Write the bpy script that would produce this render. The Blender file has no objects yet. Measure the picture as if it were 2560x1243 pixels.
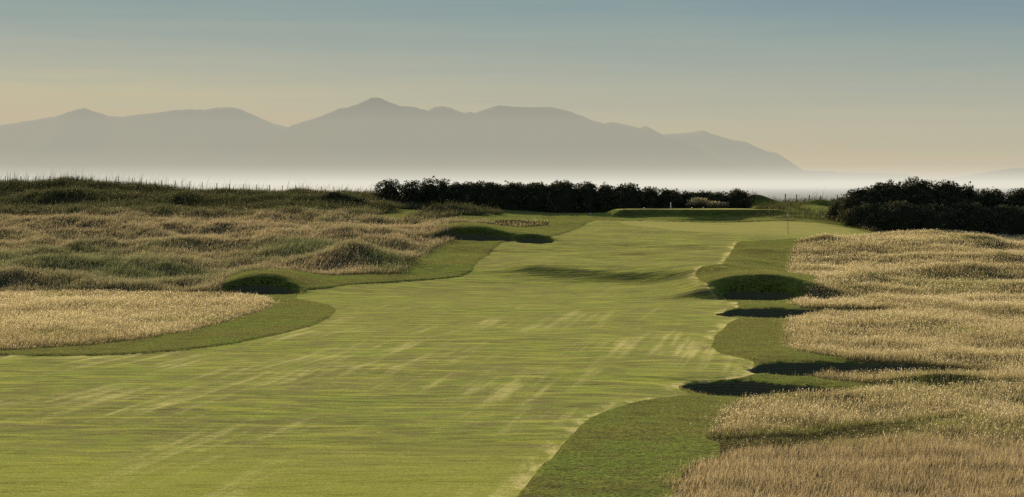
import bpy, math, random
import numpy as np
from mathutils import Vector, Matrix

rng = np.random.default_rng(11)
random.seed(5)
sc = bpy.context.scene
COL = sc.collection

# ------------------------------------------------------------------ photograph geometry
F, CX, HY, H = 5700.0, 1280.0, 462.0, 8.0      # focal length, centre column, horizon row (photo pixels), eye height
SEA = -6.0
SUN_EL, SUN_AZ = math.radians(12.5), math.radians(-15.0)   # azimuth from +Y, negative = towards -X

def s2l(c):
    out = []
    for v in c:
        v = v / 255.0
        out.append(v / 12.92 if v <= 0.04045 else ((v + 0.055) / 1.055) ** 2.4)
    return out

# ------------------------------------------------------------------ object helpers
def tag(o, label=None, cat=None, group=None, kind=None):
    if label: o['label'] = label
    if cat: o['category'] = cat
    if group: o['group'] = group
    if kind: o['kind'] = kind
    return o

def empty(name, loc):
    o = bpy.data.objects.new(name, None)
    COL.objects.link(o)
    o.location = loc
    o.empty_display_size = 0.3
    return o

def mesh_np(name, verts, faces_idx, face_sizes, mat=None, parent=None, smooth=False, attrs=None):
    """verts n x 3, flat loop index array, face sizes."""
    me = bpy.data.meshes.new(name)
    verts = np.ascontiguousarray(verts, dtype=np.float32)
    fi = np.ascontiguousarray(faces_idx, dtype=np.int32).ravel()
    fs = np.ascontiguousarray(face_sizes, dtype=np.int32)
    me.vertices.add(len(verts)); me.vertices.foreach_set('co', verts.ravel())
    me.loops.add(len(fi)); me.loops.foreach_set('vertex_index', fi)
    me.polygons.add(len(fs))
    st = np.zeros(len(fs), dtype=np.int32); st[1:] = np.cumsum(fs)[:-1]
    me.polygons.foreach_set('loop_start', st)
    me.polygons.foreach_set('loop_total', fs)
    if smooth:
        me.polygons.foreach_set('use_smooth', np.ones(len(fs), dtype=bool))
    me.update(calc_edges=True)
    for k, a in (attrs or {}).items():
        a = np.ascontiguousarray(a, dtype=np.float32)
        if a.ndim == 2:
            if a.shape[1] == 3:
                a = np.concatenate([a, np.ones((len(a), 1), np.float32)], 1)
            at = me.attributes.new(k, 'FLOAT_COLOR', 'POINT'); at.data.foreach_set('color', np.ascontiguousarray(a, np.float32).ravel())
        else:
            at = me.attributes.new(k, 'FLOAT', 'POINT'); at.data.foreach_set('value', a)
    o = bpy.data.objects.new(name, me)
    COL.objects.link(o)
    if mat: me.materials.append(mat)
    if parent is not None: o.parent = parent
    return o

# ------------------------------------------------------------------ numpy noise
_perm = np.random.default_rng(3).permutation(512)
def _hash(ix, iy):
    return _perm[(_perm[(ix & 511)] + iy) & 511]
_ang = np.random.default_rng(4).uniform(0, 2 * math.pi, 512)
_gx, _gy = np.cos(_ang), np.sin(_ang)
def noise(x, y):
    x = np.asarray(x, float); y = np.asarray(y, float)
    ix = np.floor(x).astype(np.int64); iy = np.floor(y).astype(np.int64)
    fx, fy = x - ix, y - iy
    u = fx * fx * fx * (fx * (fx * 6 - 15) + 10); v = fy * fy * fy * (fy * (fy * 6 - 15) + 10)
    def g(i, j, dx, dy):
        h = _hash(i, j); return _gx[h] * dx + _gy[h] * dy
    a = g(ix, iy, fx, fy); b = g(ix + 1, iy, fx - 1, fy)
    c = g(ix, iy + 1, fx, fy - 1); d = g(ix + 1, iy + 1, fx - 1, fy - 1)
    return 1.5 * ((a * (1 - u) + b * u) * (1 - v) + (c * (1 - u) + d * u) * v)
def fbm(x, y, lam, oct=3, gain=0.5, seed=0.0):
    s = 0.0; a = 1.0
    for k in range(oct):
        s = s + a * noise(x / lam + 17.3 * k + seed, y / lam - 9.1 * k + seed * 1.7); lam *= 0.5; a *= gain
    return s
def sstep(a, b, x):
    t = np.clip((x - a) / (b - a), 0, 1); return t * t * (3 - 2 * t)

# ------------------------------------------------------------------ base terrain from depth profiles
def rz(Y, row): return H - (row - HY) * Y / F
def prof(pairs): return pairs
near = [(-10, 0), (30, 0), (58, 0), (104, 0), (140, 0)]
tail = [(316, -1.2), (340, -3.4), (380, -5.6), (460, -8)]
def rows(lst): return [(Y, rz(Y, r)) for r, Y in lst]
cols = {
    -300: near + [(158, .1), (168, .5), (180, .9), (195, 1.35)] + rows([(640, 205), (600, 220), (560, 240), (540, 255), (518, 270), (484, 287), (455, 302)]) + tail,
    0:   near + [(158, .1), (168, .5), (180, .9), (195, 1.35)] + rows([(640, 205), (600, 220), (560, 240), (540, 255), (519, 270), (486, 287), (452, 302)]) + tail,
    300: near + [(158, .1), (168, .5), (180, .85), (195, 1.3)] + rows([(638, 206), (600, 221), (560, 240), (540, 255), (520, 270), (488, 287), (459, 302)]) + tail,
    620: near + [(158, .05), (168, .4), (180, .75), (195, 1.3)] + rows([(636, 207), (600, 221), (560, 240), (540, 255), (520, 270), (493, 287), (473, 302)]) + tail,
    900: near + [(160, .0), (168, .2), (180, .75)] + rows([(662, 192), (630, 206), (585, 223), (555, 240), (538, 255), (521, 270), (497, 287), (484, 302)]) + tail,
    1100: near + [(160, -.02), (172, .1)] + rows([(698, 182), (664, 195), (630, 210), (592, 225), (561, 240), (543, 255), (530, 270), (522, 287), (520, 300)]) + tail,
    1400: near + [(160, -.04), (172, .0), (182.5, .18), (188.5, 1.12), (195, 1.2), (210, 1.75), (222, 2.45), (233, 2.97), (245, 3.4), (258, 3.85), (268, 4.15), (288, 4.6), (300, 4.8)] + tail,
    1800: near + [(160, -.04), (172, .0), (179, .15), (185.5, 1.05), (195, 1.18), (210, 1.75), (222, 2.45), (233, 2.97), (245, 3.4), (258, 3.85), (268, 4.15)] + rows([(527, 285), (514, 300)]) + tail,
    2020: near + [(160, .0), (172, .2), (182, .5), (195, 1.0), (210, 1.75), (222, 2.45), (233, 2.97), (245, 3.4), (258, 3.95)] + rows([(532, 270), (514, 287), (503, 302)]) + tail,
    2150: near + [(160, .06), (172, .25), (185, .6), (195, 1.0), (208, 1.55), (228, 2.5), (236, 2.8), (245, 3.0), (270, 4.0)] + rows([(506, 302)]) + tail,
    2300: near + [(160, .1), (172, .28), (185, .6), (195, 1.0), (208, 1.5), (228, 2.45), (238, 2.74), (246, 2.7), (270, 3.3), (302, 4.6)] + tail,
    2560: near + [(160, .1), (172, .28), (185, .6), (195, 1.0), (208, 1.5), (228, 2.2), (238, 2.4), (246, 2.35), (270, 3.0), (302, 4.4)] + tail,
    2900: near + [(160, .1), (172, .28), (185, .6), (195, 1.0), (208, 1.5), (228, 2.2), (238, 2.4), (246, 2.35), (270, 3.0), (302, 4.4)] + tail,
}
YG = np.arange(-10, 460, 0.5)
CP = np.array(sorted(cols), float)
_k = np.exp(-0.5 * (np.arange(-14, 15) * 0.5 / 2.2) ** 2); _k /= _k.sum()
TAB = []
for c in sorted(cols):
    p = np.array(cols[c]); z = np.interp(YG, p[:, 0], p[:, 1])
    TAB.append(np.convolve(np.pad(z, 14, mode='edge'), _k, 'valid'))
TAB = np.array(TAB)
def zbase(X, Y):
    X = np.asarray(X, float); Y = np.asarray(Y, float)
    px = CX + F * X / np.maximum(Y, 20.0)
    i = np.clip(np.searchsorted(CP, px) - 1, 0, len(CP) - 2)
    u = np.clip((px - CP[i]) / (CP[i + 1] - CP[i]), 0, 1); u = u * u * (3 - 2 * u)
    g = np.clip((Y + 10) / 0.5, 0, len(YG) - 1.001); j = g.astype(int); w = g - j
    a = TAB[i, j] * (1 - w) + TAB[i, j + 1] * w
    b = TAB[i + 1, j] * (1 - w) + TAB[i + 1, j + 1] * w
    return a * (1 - u) + b * u
YF = np.arange(34, 302, 0.25)
def plan(pts):
    """photo points on the ground -> world plan points"""
    out = []
    for px, row in pts:
        r = HY + F * (H - zbase((px - CX) / F * YF, YF)) / YF
        k = np.nonzero(r <= row)[0]
        Y = YF[k[0]] if len(k) else 302.0
        if len(k) and k[0] > 0:
            r0, r1 = r[k[0] - 1], r[k[0]]
            Y = YF[k[0] - 1] + 0.25 * (r0 - row) / max(r0 - r1, 1e-6)
        out.append(((px - CX) / F * Y, Y))
    return np.array(out)
def chaikin(P, n=2):
    for _ in range(n):
        Q = np.roll(P, -1, 0)
        P = np.stack([P * .75 + Q * .25, P * .25 + Q * .75], 1).reshape(-1, 2)
    return P
def sdf(P, X, Y):
    """signed distance in metres, negative inside"""
    sh = np.shape(X); X = np.ravel(X); Y = np.ravel(Y)
    A = P; B = np.roll(P, -1, 0)
    d2 = np.full(X.shape, 1e18); ins = np.zeros(X.shape, bool)
    for (ax, ay), (bx, by) in zip(A, B):
        ex, ey = bx - ax, by - ay
        t = np.clip(((X - ax) * ex + (Y - ay) * ey) / max(ex * ex + ey * ey, 1e-12), 0, 1)
        d2 = np.minimum(d2, (X - ax - t * ex) ** 2 + (Y - ay - t * ey) ** 2)
        if ay != by:
            c = ((ay > Y) != (by > Y)) & (X < (bx - ax) * (Y - ay) / (by - ay) + ax)
            ins ^= c
    d = np.sqrt(d2)
    return np.where(ins, -d, d).reshape(sh)

# ------------------------------------------------------------------ plan regions (photo points put on the ground)
P_FAIR = plan([(-700, 1400), (-700, 886), (-200, 886), (0, 886), (150, 888), (270, 885), (380, 878), (480, 869), (600, 855), (700, 837), (780, 814), (825, 795),
               (842, 776), (825, 764), (785, 756), (740, 750), (742, 741), (770, 733), (810, 725), (870, 714), (960, 708), (1060, 701), (1150, 692), (1182, 680),
               (1192, 662), (1232, 626), (1258, 607), (1285, 602), (1330, 604), (1372, 604), (1395, 592), (1440, 575), (1470, 560), (1500, 550),
               (1560, 553), (1700, 556), (1800, 558), (1900, 554), (1990, 553), (2060, 560), (2120, 570), (2165, 582), (2150, 590), (2060, 594), (1992, 598), (1900, 600), (1850, 602), (1838, 610),
               (1828, 635), (1812, 660), (1808, 682), (1790, 694), (1752, 700), (1740, 712), (1748, 728), (1775, 742), (1815, 750), (1842, 752), (1846, 768), (1815, 773), (1800, 781),
               (1830, 790), (1848, 795), (1815, 812), (1786, 840), (1780, 868), (1800, 886), (1845, 897), (1885, 906), (1880, 920), (1900, 936), (1850, 946), (1760, 950), (1700, 958),
               (1702, 968), (1735, 983), (1660, 996), (1600, 1005), (1545, 1018), (1475, 1044), (1440, 1080), (1400, 1120), (1345, 1180), (1290, 1243), (1210, 1330), (1150, 1400)])
P_GREEN = plan([(1545, 557), (1620, 553), (1720, 557), (1800, 560), (1880, 556), (1960, 553), (2050, 563), (2110, 573), (2130, 582), (2060, 588), (1950, 590), (1830, 586), (1720, 580), (1620, 570), (1555, 562)])
P_RF = plan([(3400, 590), (2700, 597), (2560, 594), (2300, 586), (2190, 587), (2150, 592), (2060, 598), (1995, 604), (1976, 640), (1972, 694), (2040, 705), (2040, 740), (1985, 746), (1980, 764), (2010, 770), (2200, 776), (2190, 786), (2000, 792),
             (1972, 802), (1964, 840), (1966, 866), (1985, 880), (2040, 894), (2150, 906), (2480, 926), (2470, 934), (2200, 934), (2010, 940), (2060, 954), (2150, 962), (2200, 968), (2130, 978), (1960, 986),
             (1868, 1000), (1812, 1030), (1790, 1070), (1764, 1104), (1800, 1120), (1800, 1150), (1740, 1165), (1705, 1195), (1688, 1243), (1670, 1400), (3400, 1400)])
P_GAP = plan([(1750, 1108), (1900, 1108), (2060, 1092), (2200, 1066), (2380, 1048), (2420, 1052), (2300, 1082), (2120, 1112), (1950, 1130), (1790, 1142), (1750, 1150)])
P_LF = plan([(-800, 737), (600, 739), (662, 749), (682, 762), (655, 782), (560, 810), (450, 834), (330, 852), (200, 866), (0, 877), (-800, 880)])
P_LD = plan([(-900, 734), (556, 734), (560, 718), (600, 700), (690, 695), (770, 694), (880, 690), (1002, 688), (1025, 662), (1080, 624), (1132, 606), (1134, 594), (1082, 576),
             (1100, 566), (1225, 561), (1330, 568), (1340, 561), (1180, 557), (1000, 551), (925, 547), (985, 528), (1065, 524), (1130, 521), (960, 515), (935, 500), (935, 440), (930, 300), (-900, 300)])
P_TUFT = plan([(1225, 565), (1300, 570), (1372, 566), (1372, 556), (1300, 552), (1240, 555)])
P_TUSS = plan([(1000, 549), (1040, 539), (1075, 529), (1120, 523), (1180, 527), (1240, 534), (1262, 539), (1190, 543), (1110, 548), (1040, 551)])
P_RG = plan([(1880, 545), (1900, 520), (1930, 510), (1900, 498), (2100, 497), (2110, 520), (2165, 568), (2210, 582), (2170, 580), (2110, 566), (2020, 552), (1950, 548)])
P_SAND = plan([(1990, 520), (2040, 517), (2070, 517), (2072, 530), (2045, 534), (2010, 527)])
P_TEE = chaikin(plan([(1530, 543), (1620, 541), (1720, 542), (1800, 543), (1880, 540), (1960, 536), (1900, 530), (1780, 528), (1640, 529), (1545, 533)]), 1)
P_BACK = plan([(900, 500), (900, 300), (3400, 300), (3400, 586), (2300, 586), (2190, 586), (2130, 560), (2090, 520), (2080, 507), (1900, 507), (1880, 518), (1700, 518), (1400, 524), (1200, 522), (1000, 518)])
def ell(px, Y, hx, hy, wob=0.12, seed=0, n=44, pw=1.0):
    X0 = (px - CX) / F * Y; P = []
    for k in range(n):
        a = 2 * math.pi * k / n
        r = 1 + wob * math.sin(2 * a + seed) + wob * .6 * math.sin(3 * a + 2.1 * seed)
        c, s = math.cos(a), math.sin(a)
        P.append((X0 + hx * r * math.copysign(abs(c) ** pw, c), Y + hy * r * math.copysign(abs(s) ** pw, s)))
    return np.array(P)
# bunkers: plan outline, pit depth, mound behind (height, px, Y, sx, sy)
BUNKERS = [
    ('L1', ell(652, 163.6, 2.45, 2.6, .08, 1), 0.55, (1.0, 655, 168.6, 3.2, 3.0), 'sod walled bunker cut under the green mound beside the pale tall grass field'),
    ('L2', ell(1188, 222.6, 3.55, 2.3, .08, 2), 0.55, (1.0, 1180, 226.8, 4.2, 2.4), 'wide dark bunker below the tan grass tuft, far side of the fairway bend'),
    ('L2b', ell(1338, 221.3, 1.55, 1.7, .06, 3), 0.35, (0.35, 1335, 224.4, 2.2, 2.0), 'small shallow bunker hollow next to the wide dark bunker by the approach'),
    ('R1', ell(1893, 161.8, 2.75, 2.9, .07, 4), 0.55, (1.4, 1882, 168.3, 5.1, 3.5), 'deepest bunker of those beside the straw grass, with a tall shadowed sod face'),
    ('R2', chaikin(plan([(1775, 780), (1830, 772), (1920, 769), (2010, 771), (2100, 773), (2200, 775), (2200, 785), (2080, 789), (2010, 792), (1960, 793), (1890, 792), (1820, 788)]), 2), 0.75, None, 'narrow slit bunker just below the deepest bunker, cutting into straw grass'),
    ('R3', chaikin(plan([(1855, 922), (1900, 910), (2020, 905), (2150, 907), (2300, 912), (2470, 922), (2490, 929), (2300, 933), (2180, 937), (2080, 940), (2000, 940), (1920, 936)]), 2), 0.85, None, 'long bunker with a thin tail running far into the straw grass'),
    ('R4', chaikin(plan([(1672, 962), (1720, 951), (1830, 950), (1890, 952), (1960, 959), (2060, 967), (2140, 975), (2130, 982), (2060, 986), (1960, 990), (1880, 990), (1800, 986), (1730, 977)]), 2), 0.85, None, 'lowest bunker, a dark crescent nearest the mown green rough'),
]
# free mounds: px, Y, height, sx, sy
MOUNDS = [(905, 196, .85, 4.4, 6), (150, 186, .7, 5.5, 6), (40, 182, .5, 4, 4), (165, 276, 1.0, 5.0, 4.5), (190, 302, .85, 3.2, 3.0), (450, 281, .6, 4, 4), (330, 262, .5, 5, 4), (850, 272, .8, 3.6, 4),
          (1110, 262, .95, 2.6, 1.8), (1180, 262, .45, 2.6, 1.4), (955, 266, .5, 2.2, 3.0), (1888, 297, 1.35, 2.4, 2.4), (2055, 290, .55, 2.6, 1.6), (2330, 91.4, .42, 1.9, .9), (1310, 247, .25, 2.0, 2),
          (2440, 225, .5, 4, 5), (2250, 222, .4, 4, 4), (2060, 222, .25, 3, 3), (1985, 262, .3, 3.2, 2.0), (690, 214, .45, 6, 4), (760, 206, .5, 4, 5), (340, 214, .6, 5, 4), (1880, 196, .3, 3.0, 3.0), (1880, 210, .25, 3, 3),
          (1760, 200, .2, 4, 3), (1600, 206, .30, 6, 3), (1400, 214, .22, 5, 3), (1750, 218, .2, 5, 3), (1500, 172, .12, 7, 3), (1150, 150, .10, 5, 3), (1250, 118, .08, 5, 3), (900, 98, .09, 4, 2.5), (1500, 96, .07, 4, 2.2), (500, 82, .07, 3, 2), (60, 170, .3, 6, 2.5), (350, 171, .25, 7, 2.2), (2150, 176, .45, 4, 4), (2380, 186, .5, 5, 4), (2520, 200, .55, 4, 3)]

def pit_sdf(P, X, Y):
    return sdf(P, X, Y) + .30 * fbm(X * 1.0, Y * .5, 1.9, 3, .55, 45.0)
def regions(X, Y):
    R = {}
    R['fair'] = sdf(P_FAIR, X, Y) + .08 * fbm(X, Y * .5, 2.2, 3, .6, 28.0); R['green'] = sdf(P_GREEN, X, Y)
    R['rf'] = sdf(P_RF, X, Y); R['lf'] = sdf(P_LF, X, Y); R['ld'] = sdf(P_LD, X, Y)
    R['tuft'] = sdf(P_TUFT, X, Y); R['tuss'] = sdf(P_TUSS, X, Y); R['rg'] = sdf(P_RG, X, Y)
    R['tee'] = sdf(P_TEE, X, Y); R['gap'] = sdf(P_GAP, X, Y); R['back'] = sdf(P_BACK, X, Y); R['sand'] = sdf(P_SAND, X, Y)
    for b in BUNKERS: R[b[0]] = pit_sdf(b[1], X, Y)
    R['pit'] = np.minimum.reduce([R[b[0]] for b in BUNKERS])
    R['deep'] = np.minimum.reduce([R['rf'], R['lf'], R['ld'], R['tuft'], R['tuss'], R['back']])
    return R

def zground(X, Y, R):
    z = zbase(X, Y)
    # mown undulation
    calm = sstep(0.0, 3.0, -R['green']) * .8
    fade = 1 - sstep(300, 316, Y)
    und = .11 * fbm(X, Y, 30, 2, .5, 1.3) + .050 * fbm(X, Y, 9.5, 2, .5, 4.1) + .013 * fbm(X, Y, 2.6, 2, .5, 7.7)
    z = z + und * (1 - calm) * fade + .15 * fbm(X * .45, Y, 12, 2, .5, 14.4) * sstep(165, 190, Y) * (1 - calm) * fade
    # long grass hummocks
    rough = sstep(-.3, 2.5, -R['deep'])
    dune = sstep(0, 5, -R['ld'])
    amp = np.where(R['lf'] < 0, .35, 1.0) * (1 - .35 * sstep(0, 1, -R['rf']) * (1 - sstep(120, 165, Y)))
    hum = .34 * fbm(X, Y * .8, 15, 2, .5, 2.2) + .24 * fbm(X * 1.15, Y * .7, 6.0, 3, .55, 5.5)
    z = z + rough * amp * hum * fade * (1 + .75 * dune)
    for px, Yc, h, sx, sy in MOUNDS:
        Xc = (px - CX) / F * Yc
        z = z + h * np.exp(-((X - Xc) / sx) ** 2 - ((Y - Yc) / sy) ** 2)
    # tee platform
    tm = sstep(-2.0, .5, -R['tee']); z = z * (1 - tm) + (5.0 + .03 * und) * tm
    # low bank running across the fairway
    pxg = CX + F * X / np.maximum(Y, 20); Yb = 185.5 + .7 * noise(X / 7.0 + 3.3, Y * 0 + 1.7) - (pxg - 1500) * .022
    z = z + (.34 + .14 * sstep(1450, 1650, pxg)) * np.exp(-(np.maximum(Yb - Y, 0) / 2.5) ** 2 - (np.maximum(Y - Yb, 0) / 13.0) ** 2) * sstep(1215, 1330, pxg) * (1 - sstep(1780, 1900, pxg))
    # bowl in front of the tee
    Xc = (1785 - CX) / F * 262.5
    z = z - 1.1 * np.exp(-((X - Xc) / 3.3) ** 2 - ((Y - 262.2) / 2.6) ** 2)
    # fairway a few centimetres below the rough around it
    z = z + .09 * sstep(-.05, .26, R['fair']) * (R['pit'] > -.2)
    # mounds behind bunkers, and pits
    for nm, P, dep, md, _ in BUNKERS:
        d = R[nm]; S = sstep(-.9 if md else -1.0, .55 if md else .02, d)
        if md:
            h, px, Yc, sx, sy = md; Xc = (px - CX) / F * Yc
            front = np.where(Y < Yc, np.exp(-((Y - Yc) / (sy * 1.9)) ** 8), np.exp(-((Y - Yc) / (sy * 4.2)) ** 2))
            z = z + h * np.exp(-np.abs((X - Xc) / sx) ** 2.6) * front * ((.5 * S + .5 * sstep(.1, 2.1, d)) if nm == 'R1' else (.8 * S + .2 * sstep(.1, 2.1, d)))
        z = z - dep * (1 - S) - (.20 if md is None else .1) * np.exp(-np.maximum(d, 0) / (1.1 if md is None else .55))
    return z

# ------------------------------------------------------------------ node helpers
def new_mat(name):
    m = bpy.data.materials.new(name); m.use_nodes = True
    nt = m.node_tree; nt.nodes.clear()
    return m, nt
class NB:
    def __init__(s, nt): s.nt = nt
    def n(s, t, **kw):
        nd = s.nt.nodes.new(t)
        for k, v in kw.items(): setattr(nd, k, v)
        return nd
    def l(s, a, b): s.nt.links.new(a, b)
    def noise(s, vec, scale, detail=3, rough=.55, out='Fac', dist=0.0):
        nd = s.n('ShaderNodeTexNoise'); nd.inputs['Scale'].default_value = scale; nd.inputs['Detail'].default_value = detail
        nd.inputs['Roughness'].default_value = rough; nd.inputs['Distortion'].default_value = dist
        s.l(vec, nd.inputs['Vector']); return nd.outputs[out]
    def mapping(s, vec, scale=(1, 1, 1), rot=(0, 0, 0), loc=(0, 0, 0)):
        nd = s.n('ShaderNodeMapping'); nd.inputs['Scale'].default_value = scale; nd.inputs['Rotation'].default_value = rot; nd.inputs['Location'].default_value = loc
        s.l(vec, nd.inputs['Vector']); return nd.outputs['Vector']
    def math(s, op, a, b=None, clamp=False):
        nd = s.n('ShaderNodeMath', operation=op, use_clamp=clamp)
        for i, v in enumerate((a, b)):
            if v is None: continue
            if isinstance(v, (int, float)): nd.inputs[i].default_value = v
            else: s.l(v, nd.inputs[i])
        return nd.outputs[0]
    def ramp(s, fac, a, b, lo=0.0, hi=1.0):
        nd = s.n('ShaderNodeMapRange', interpolation_type='SMOOTHSTEP'); s.l(fac, nd.inputs[0])
        for i, v in zip((1, 2, 3, 4), (a, b, lo, hi)): nd.inputs[i].default_value = v
        return nd.outputs[0]
    def mix(s, fac, a, b, blend='MIX'):
        nd = s.n('ShaderNodeMix', data_type='RGBA', blend_type=blend)
        if isinstance(fac, (int, float)): nd.inputs[0].default_value = fac
        else: s.l(fac, nd.inputs[0])
        for i, v in ((6, a), (7, b)):
            if isinstance(v, (tuple, list)): nd.inputs[i].default_value = tuple(v)[:3] + (1,)
            else: s.l(v, nd.inputs[i])
        return nd.outputs[2]
    def vmath(s, op, a, b=None, scale=None):
        nd = s.n('ShaderNodeVectorMath', operation=op)
        for i, v in enumerate((a, b)):
            if v is None: continue
            if isinstance(v, (tuple, list)): nd.inputs[i].default_value = v
            else: s.l(v, nd.inputs[i])
        if scale is not None:
            if isinstance(scale, (int, float)): nd.inputs['Scale'].default_value = scale
            else: s.l(scale, nd.inputs['Scale'])
        return nd.outputs[0]

def turf_shader(b, color, vec, fine=14.0, upright=1.0, trans=0.55, gloss=0.10, grough=.5, relief=None):
    """mown grass: a canopy of upright translucent blades, so the normals the light sees are scattered around the ground's normal"""
    geo = b.n('ShaderNodeNewGeometry')
    nz = b.noise(vec, fine, 2, .6, 'Color')
    j = b.vmath('SUBTRACT', nz, (.5, .5, .5))
    j = b.vmath('MULTIPLY', j, (13 * upright, 13 * upright, 3.0 * upright))
    nn = b.vmath('NORMALIZE', b.vmath('ADD', geo.outputs['Normal'], j))
    d = b.n('ShaderNodeBsdfDiffuse'); b.l(color, d.inputs['Color']); b.l(nn, d.inputs['Normal'])
    t = b.n('ShaderNodeBsdfTranslucent'); b.l(color, t.inputs['Color']); b.l(nn, t.inputs['Normal'])
    mx = b.n('ShaderNodeMixShader'); mx.inputs[0].default_value = trans
    b.l(d.outputs[0], mx.inputs[1]); b.l(t.outputs[0], mx.inputs[2])
    g = b.n('ShaderNodeBsdfSheen'); g.inputs['Roughness'].default_value = grough
    b.l(b.mix(.25, color, (.5, .5, .3)), g.inputs['Color'])
    if relief is not None:
        bp = b.n('ShaderNodeBump'); bp.inputs['Strength'].default_value = 1.0; bp.inputs['Distance'].default_value = relief[1]
        b.l(relief[0], bp.inputs['Height']); b.l(bp.outputs[0], g.inputs['Normal']); base_n = bp.outputs[0]
        b.l(base_n, nn.node.inputs[0].links[0].from_node.inputs[0])
    m2 = b.n('ShaderNodeMixShader'); m2.inputs[0].default_value = gloss
    b.l(mx.outputs[0], m2.inputs[1]); b.l(g.outputs[0], m2.inputs[2])
    out = b.n('ShaderNodeOutputMaterial'); b.l(m2.outputs[0], out.inputs['Surface'])
    return out

def m_fairway(name, green=False):
    m, nt = new_mat(name); b = NB(nt)
    pos = b.n('ShaderNodeNewGeometry').outputs['Position']
    edge = b.n('ShaderNodeAttribute', attribute_name='edge').outputs['Fac']
    big = b.noise(pos, .085, 3); mid = b.noise(pos, .55, 4, .6); fine = b.noise(pos, 3.4, 3, .65); lat = b.noise(b.mapping(pos, (.5, 2.0, 1)), 1.0, 4, .65)
    olive, lush, tan, dark = (.245, .278, .054), (.262, .36, .04), (.40, .36, .13), (.12, .13, .038)
    if green:
        c = b.mix(b.ramp(mid, .35, .7), (.265, .275, .075), (.23, .25, .06))
        c = b.mix(b.ramp(lat, .4, .75, 0, .45), c, (.31, .30, .10))
    else:
        c = b.mix(b.ramp(big, .35, .66), olive, lush)
        c = b.mix(b.ramp(lat, .42, .62, 0, .9), c, dark)
        c = b.mix(b.ramp(mid, .46, .64, 0, .75), c, (.195, .175, .072))
        lat2 = b.noise(b.mapping(pos, (.6, 2.2, 1), (0, 0, 0), (40, 7, 0)), .45, 4, .6)
        c = b.mix(b.ramp(lat2, .48, .66, 0, .85), c, (.42, .46, .065))
        c = b.mix(b.ramp(fine, .52, .78, 0, .5), c, (.24, .28, .05))
        # mower passes along the hole, worn pale in patches
        al = b.mapping(pos, (1, 1, 1), (0, 0, math.radians(7.4)))
        sx = b.n('ShaderNodeSeparateXYZ'); b.l(al, sx.inputs[0])
        wob = b.math('ADD', b.math('MULTIPLY', b.math('SUBTRACT', big, .5), 9.0), b.math('MULTIPLY', b.math('SUBTRACT', b.noise(b.mapping(pos, (1, .3, 1)), .4, 3), .5), 6.0))
        rp_ = b.mapping(pos, (1, 1, 1), (0, 0, math.radians(7.6)))
        ln1 = b.noise(b.mapping(rp_, (1.7, .05, 1)), 1.0, 2, .5)
        ln2 = b.noise(b.mapping(rp_, (.55, .03, 1), (0, 0, 0), (9, 4, 0)), 1.0, 2, .5)
        patch = b.noise(b.mapping(rp_, (1.0, .4, 1), (0, 0, 0), (3, 8, 0)), .13, 2, .5)
        streak = b.noise(b.mapping(pos, (.8, 4.5, 1)), 1.35, 4, .7)
        k = b.math('ADD', b.math('MULTIPLY', b.math('SUBTRACT', ln1, .5), 1.9), b.math('MULTIPLY', b.math('SUBTRACT', patch, .5), 2.4))
        k = b.math('ADD', k, b.math('MULTIPLY', b.math('SUBTRACT', ln2, .5), 1.2))
        k = b.math('ADD', k, b.math('MULTIPLY', b.math('SUBTRACT', streak, .5), 2.0))
        k = b.math('ADD', k, b.math('MULTIPLY', b.math('SUBTRACT', b.noise(b.mapping(pos, (1.2, 9, 1)), 1.7, 3, .7), .5), 1.6))
        k = b.ramp(k, .12, .95)
        sy_ = b.n('ShaderNodeSeparateXYZ'); b.l(pos, sy_.inputs[0])
        nearl = b.math('MULTIPLY', b.ramp(b.math('ADD', sy_.outputs[1], b.math('MULTIPLY', lat2, 26.0)), 88.0, 70.0), .85)
        c = b.mix(nearl, c, (.36, .41, .05))
        k = b.math('MULTIPLY', k, b.ramp(sy_.outputs[1], 165, 112, .12, 1.0))
        c = b.mix(b.math('MULTIPLY', k, .95), c, (.74, .70, .28))
        c = b.mix(b.ramp(sy_.outputs[1], 130, 205, 0, .22), c, (.10, .115, .03))  # distance ramp paints the falling-off light into the far turf colour
        # scalped pale lip, plus a sunlit rim painted on edges facing the sun
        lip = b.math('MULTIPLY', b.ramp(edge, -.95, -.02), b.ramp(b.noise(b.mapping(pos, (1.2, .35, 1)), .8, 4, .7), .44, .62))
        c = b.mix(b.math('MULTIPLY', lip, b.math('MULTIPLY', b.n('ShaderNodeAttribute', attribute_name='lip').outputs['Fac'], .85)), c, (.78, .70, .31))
    turf_shader(b, c, pos, 16.0, .8 if green else 1.0, .5, .52, .5, (b.math('ADD', b.noise(b.mapping(pos, (.55, 1, 1)), .5, 5, .62), b.math('MULTIPLY', big, 1.5)), .05 if green else .16))
    return m

def m_semi():
    m, nt = new_mat('mown_rough_turf'); b = NB(nt)
    pos = b.n('ShaderNodeNewGeometry').outputs['Position']
    big = b.noise(pos, .12, 3); mid = b.noise(pos, .8, 4, .6); fine = b.noise(pos, 5.0, 3, .7)
    c = b.mix(b.ramp(big, .35, .65), (.285, .295, .062), (.25, .36, .053))
    c = b.mix(b.ramp(mid, .42, .68, 0, .7), c, (.20, .165, .06))
    c = b.mix(b.ramp(b.noise(b.mapping(pos, (.5, 1.6, 1)), 1.1, 4, .65), .48, .68, 0, .6), c, (.085, .11, .028))
    c = b.mix(b.ramp(fine, .48, .7, 0, .55), c, (.085, .11, .028))
    turf_shader(b, c, pos, 9.0, 1.15, .5, .3, .5, (b.noise(pos, 1.2, 5, .65), .12))
    return m

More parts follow.
